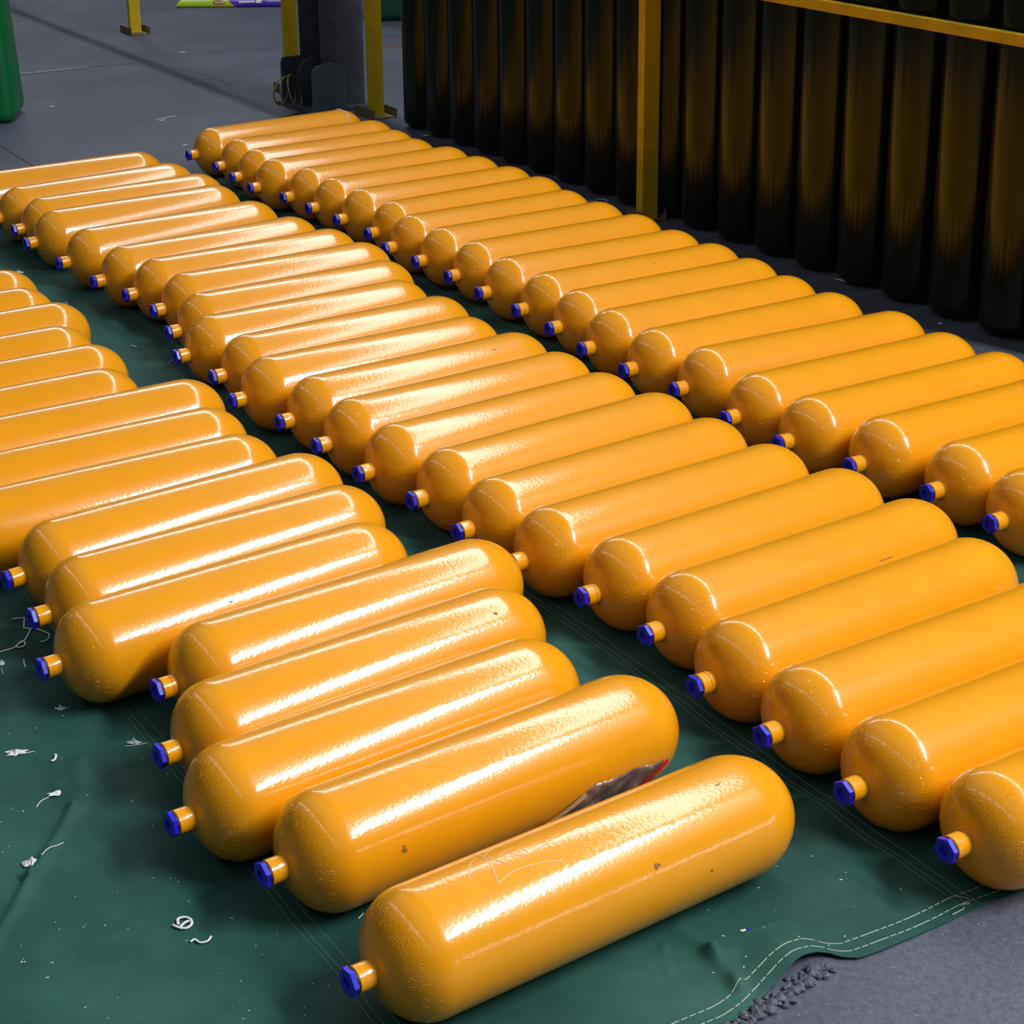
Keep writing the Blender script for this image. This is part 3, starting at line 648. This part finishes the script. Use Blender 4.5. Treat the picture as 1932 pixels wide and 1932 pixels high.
# ------------------------------------------------------------------ crumbled concrete under the lifted hem
bm = bmesh.new(); rc = random.Random(9)
for k in range(150):
    t_ = rc.random(); px = 1375+(1545-1375)*t_+rc.gauss(0, 9)+9; py = 1938+(1822-1938)*t_+rc.gauss(0, 7)+8; p = at(px, py)
    u_, v_ = uv_of(p)
    if u_ > float(np.interp(v_, EV, EU))+.02: continue
    s_ = rc.uniform(.004, .017); g = bmesh.ops.create_icosphere(bm, subdivisions=1, radius=s_)
    for v in g['verts']: v.co = Vector((v.co.x*rc.uniform(.7, 1.3), v.co.y*rc.uniform(.7, 1.3), v.co.z*rc.uniform(.5, 1.0)))+p+Vector((0, 0, s_*.3))
me_ = bpy.data.meshes.new('rubble'); bm.to_mesh(me_); bm.free(); me_.materials.append(M['concrete'])
tag(link('rubble', me_), 'crumbled grey concrete bits beside the lifted edge of the green tarpaulin', 'rubble', kind='stuff')

# ------------------------------------------------------------------ litter on tarpaulin and floor
def ground_z(p, on_tarp=True):
    if not on_tarp: return .0005
    u_, v_ = uv_of(p); return float(tarp_h(np.array([u_]), np.array([v_]))[0])+.0006
def scrap(label, px, w, h, ang, seed, on_tarp=True, name='paper_scrap', cat='paper scrap', mat='white', crumple=.012, tail=None):
    c = at(*px); z0 = ground_z(c, on_tarp); rs = random.Random(seed)
    t = thing(name, label, cat, (c.x, c.y, z0)); n = 16
    rings = [0, .35, .7, 1.0]; vsx = [(0, 0, crumple*1.2)]; ca, sa = math.cos(ang), math.sin(ang)
    rad = [rs.uniform(.55, 1.15) for _ in range(n)]
    for rg in rings[1:]:
        for k in range(n):
            a = 2*PI*k/n; x = w/2*rg*rad[k]*math.cos(a); y = h/2*rg*rad[k]*math.sin(a)
            vsx.append((x*ca-y*sa, x*sa+y*ca, .001+crumple*(1-rg*.8)*rs.random()))
    fs = [(0, 1+k, 1+(k+1) % n) for k in range(n)]
    for q_ in range(len(rings)-2):
        for k in range(n): a = 1+q_*n+k; b2 = 1+q_*n+(k+1) % n; fs.append((a, a+n, b2+n, b2))
    so = link('scrap', mesh('scrap', vsx, fs, M[mat]), t).modifiers.new('t', 'SOLIDIFY'); so.thickness = .0006
    if tail:
        tp = smoothline([(at(*q_)-c).to_tuple() for q_ in tail], 6); 
        for q_ in tp: q_.z = ground_z(c+Vector((q_.x, q_.y, 0)), on_tarp)-z0+.0015
        link('thread', tube_mesh('thread', tp, .0014, M[mat], 5), t)
    return t
def strand(label, pxs, r_, on_tarp=True, name='thread', cat='thread', mat='white', extra=()):
    c = at(*pxs[0]); z0 = ground_z(c, on_tarp); t = thing(name, label, cat, (c.x, c.y, z0))
    for q_, line in enumerate([pxs]+list(extra)):
        tp = smoothline([(at(*p)-c).to_tuple() for p in line], 6)
        for p in tp: p.z = ground_z(c+Vector((p.x, p.y, 0)), on_tarp)-z0+r_*1.1
        link('strand', tube_mesh('strand', tp, r_, M[mat], 6, .6), t)
    return t
scrap('torn white paper scrap with a thin tail at the lower left edge of the tarpaulin', (31, 1423), .075, .040, .1, 1, tail=[(50, 1424), (62, 1421), (66, 1423)])
strand('small curled white paper bit just right of the torn scrap with a tail', [(97, 1440), (103, 1438), (106, 1430), (104, 1428)], .004, name='paper_curl', cat='paper scrap')
scrap('flat oval white paper scrap near the tarpaulin fold', (108, 1502), .062, .030, .25, 3, crumple=.006, tail=[(92, 1508), (78, 1515), (69, 1527)])
scrap('crumpled white wad beside the dark tarpaulin fold with a long thin strand', (62, 1634), .050, .055, .8, 4, crumple=.02, name='paper_wad', tail=[(80, 1628), (95, 1610), (120, 1594)])
strand('white paper ring on the tarpaulin left of the two nearest cylinders', [(337, 1752), (336, 1742), (347, 1738), (359, 1741), (362, 1751), (352, 1759), (341, 1757), (350, 1748), (357, 1745)], .0042, name='paper_ring', cat='paper scrap', extra=[[(327, 1753), (335, 1757), (345, 1760)]])
strand('curved white paper sliver beside the paper ring', [(360, 1785), (368, 1780), (378, 1786), (392, 1783), (399, 1774)], .0034, name='paper_sliver', cat='paper scrap')
scrap('grey-white feathery scrap below the cylinder end at the left', (114, 1340), .045, .022, .2, 7, crumple=.015, tail=[(103, 1337), (114, 1343), (134, 1336)])
scrap('grey-white scrap with a pointed tail left of a blue plug', (253, 1405), .050, .022, -.1, 8, crumple=.018, tail=[(236, 1411), (255, 1409), (277, 1405)])
strand('knotted white string lying on the tarpaulin at the left edge', [(-8, 1237), (10, 1232), (28, 1226), (40, 1215), (48, 1217), (46, 1223), (36, 1226), (32, 1222), (46, 1213), (53, 1203), (62, 1190), (88, 1198), (94, 1203), (89, 1212), (77, 1215)], .0034, name='string', cat='string', extra=[[(62, 1190), (47, 1189), (46, 1180), (46, 1170), (38, 1170), (22, 1172)]])
scrap('small frayed white scrap at the far left edge below the knotted string', (3, 1256), .03, .03, .3, 9, crumple=.014, tail=[(3, 1265), (6, 1276)])
scrap('shiny crumpled plastic bit behind the far left-hand cylinder end', (36, 516), .07, .035, -.3, 10, name='plastic_scrap', cat='plastic scrap')
strand('tiny white wire-like loop between left-hand and middle rows', [(118, 576), (127, 576), (124, 582), (120, 578)], .0025)
strand('thin white thread lying beside the nearest plug on the tarpaulin', [(676, 1738), (681, 1733), (686, 1727)], .0018)
strand('thin white fibre on the tarpaulin below the knotted string', [(45, 1248), (46, 1256), (48, 1263)], .0018)
strand('short white fibre below a plug of the middle row, far left', [(317, 688), (323, 684), (330, 679)], .002)
strand('white sliver on the tarpaulin fold between the far rows', [(248, 657), (258, 661)], .003)
scrap('tiny white and purple plastic sliver near the front hem', (1402, 1763), .018, .012, .3, 12, name='plastic_sliver', cat='plastic scrap', crumple=.003)
scrap('tiny purple plastic chip near the front hem', (1413, 1761), .018, .010, .2, 13, name='plastic_chip', cat='plastic scrap', mat='plug', crumple=.003)
scrap('clear plastic strip on the floor by the foot of the black cylinders', (1588, 530), .12, .018, -1.0, 14, False, name='plastic_strip', cat='plastic scrap', crumple=.008)
scrap('small white scrap on the floor before the rightmost black cylinders', (1774, 611), .04, .02, .7, 15, False, crumple=.006)
strand('thin white string loop on the floor beside the front yellow post', [(1103, 379), (1118, 382), (1128, 378), (1141, 378), (1145, 382), (1140, 387)], .004, False, name='string', cat='string')
scrap('white scrap on the floor before the second black cylinder from the left', (802, 256), .08, .025, .1, 16, False, crumple=.006)
scrap('white plastic scrap on the floor before the left end of the black row', (768, 239), .09, .02, .1, 17, False, crumple=.006)
scrap('white scrap on the bare floor nearest to the left green bin', (98, 201), .05, .03, .2, 18, False, crumple=.006)
strand('wispy white fibres on the bare floor behind the rows', [(294, 227), (305, 225), (318, 222), (333, 220)], .004, False, name='fibre_tuft', cat='thread', extra=[[(300, 229), (312, 227)]])
scrap('white scrap on the bare floor left of the farthest plug', (349, 274), .05, .02, .4, 19, False, crumple=.006)
scrap('white scrap on the far floor right of the lone post', (344, 99), .07, .03, 0, 20, False, crumple=.006)
strand('thin white wire loop on the floor beside the left green bin', [(21, 158), (27, 162), (33, 161), (31, 158), (26, 158)], .004, False)
# countless specks
bm = bmesh.new(); rs = random.Random(21)
def speck(p, z, s_):
    g = bmesh.ops.create_icosphere(bm, subdivisions=1, radius=s_)
    a = rs.uniform(0, PI); k = rs.uniform(1, 3.2)
    for v in g['verts']:
        x, y = v.co.x*k, v.co.y; v.co = Vector((x*math.cos(a)-y*math.sin(a), x*math.sin(a)+y*math.cos(a), v.co.z*.4))+Vector((p.x, p.y, z))
pl_ = []
for k in range(110):
    p = at(rs.uniform(0, 640), rs.uniform(1330, 1932)); u_, v_ = uv_of(p)
    pl_.append((p, .0012))
for k in range(25): pl_.append((at(rs.uniform(1300, 1720), rs.uniform(1600, 1850)), .0012))
for k in range(30): pl_.append((at(rs.uniform(60, 420), rs.uniform(500, 760)), .0016))
for p, s_ in pl_:
    u_, v_ = uv_of(p)
    if u_ < float(np.interp(v_, EV, EU))+.03: continue
    speck(p, ground_z(p), s_*rs.uniform(.5, 1.5))
me_ = bpy.data.meshes.new('lint'); bm.to_mesh(me_); bm.free(); me_.materials.append(M['white'])
tag(link('lint', me_), 'tiny white specks of lint scattered over the green tarpaulin', 'lint', kind='stuff')
bm = bmesh.new()
for k in range(260):
    p = at(rs.uniform(1400, 1932), rs.uniform(1640, 1932)); u_, v_ = uv_of(p)
    if u_ > float(np.interp(v_, EV, EU))-.01: continue
    speck(p, .0004, rs.uniform(.0006, .0016))
for k in range(60): speck(at(rs.uniform(30, 540), rs.uniform(5, 290)), .001, rs.uniform(.003, .006))
me_ = bpy.data.meshes.new('grit'); bm.to_mesh(me_); bm.free(); me_.materials.append(M['grit'])
tag(link('grit', me_), 'pale grit scattered over the bare concrete floor', 'grit', kind='stuff')
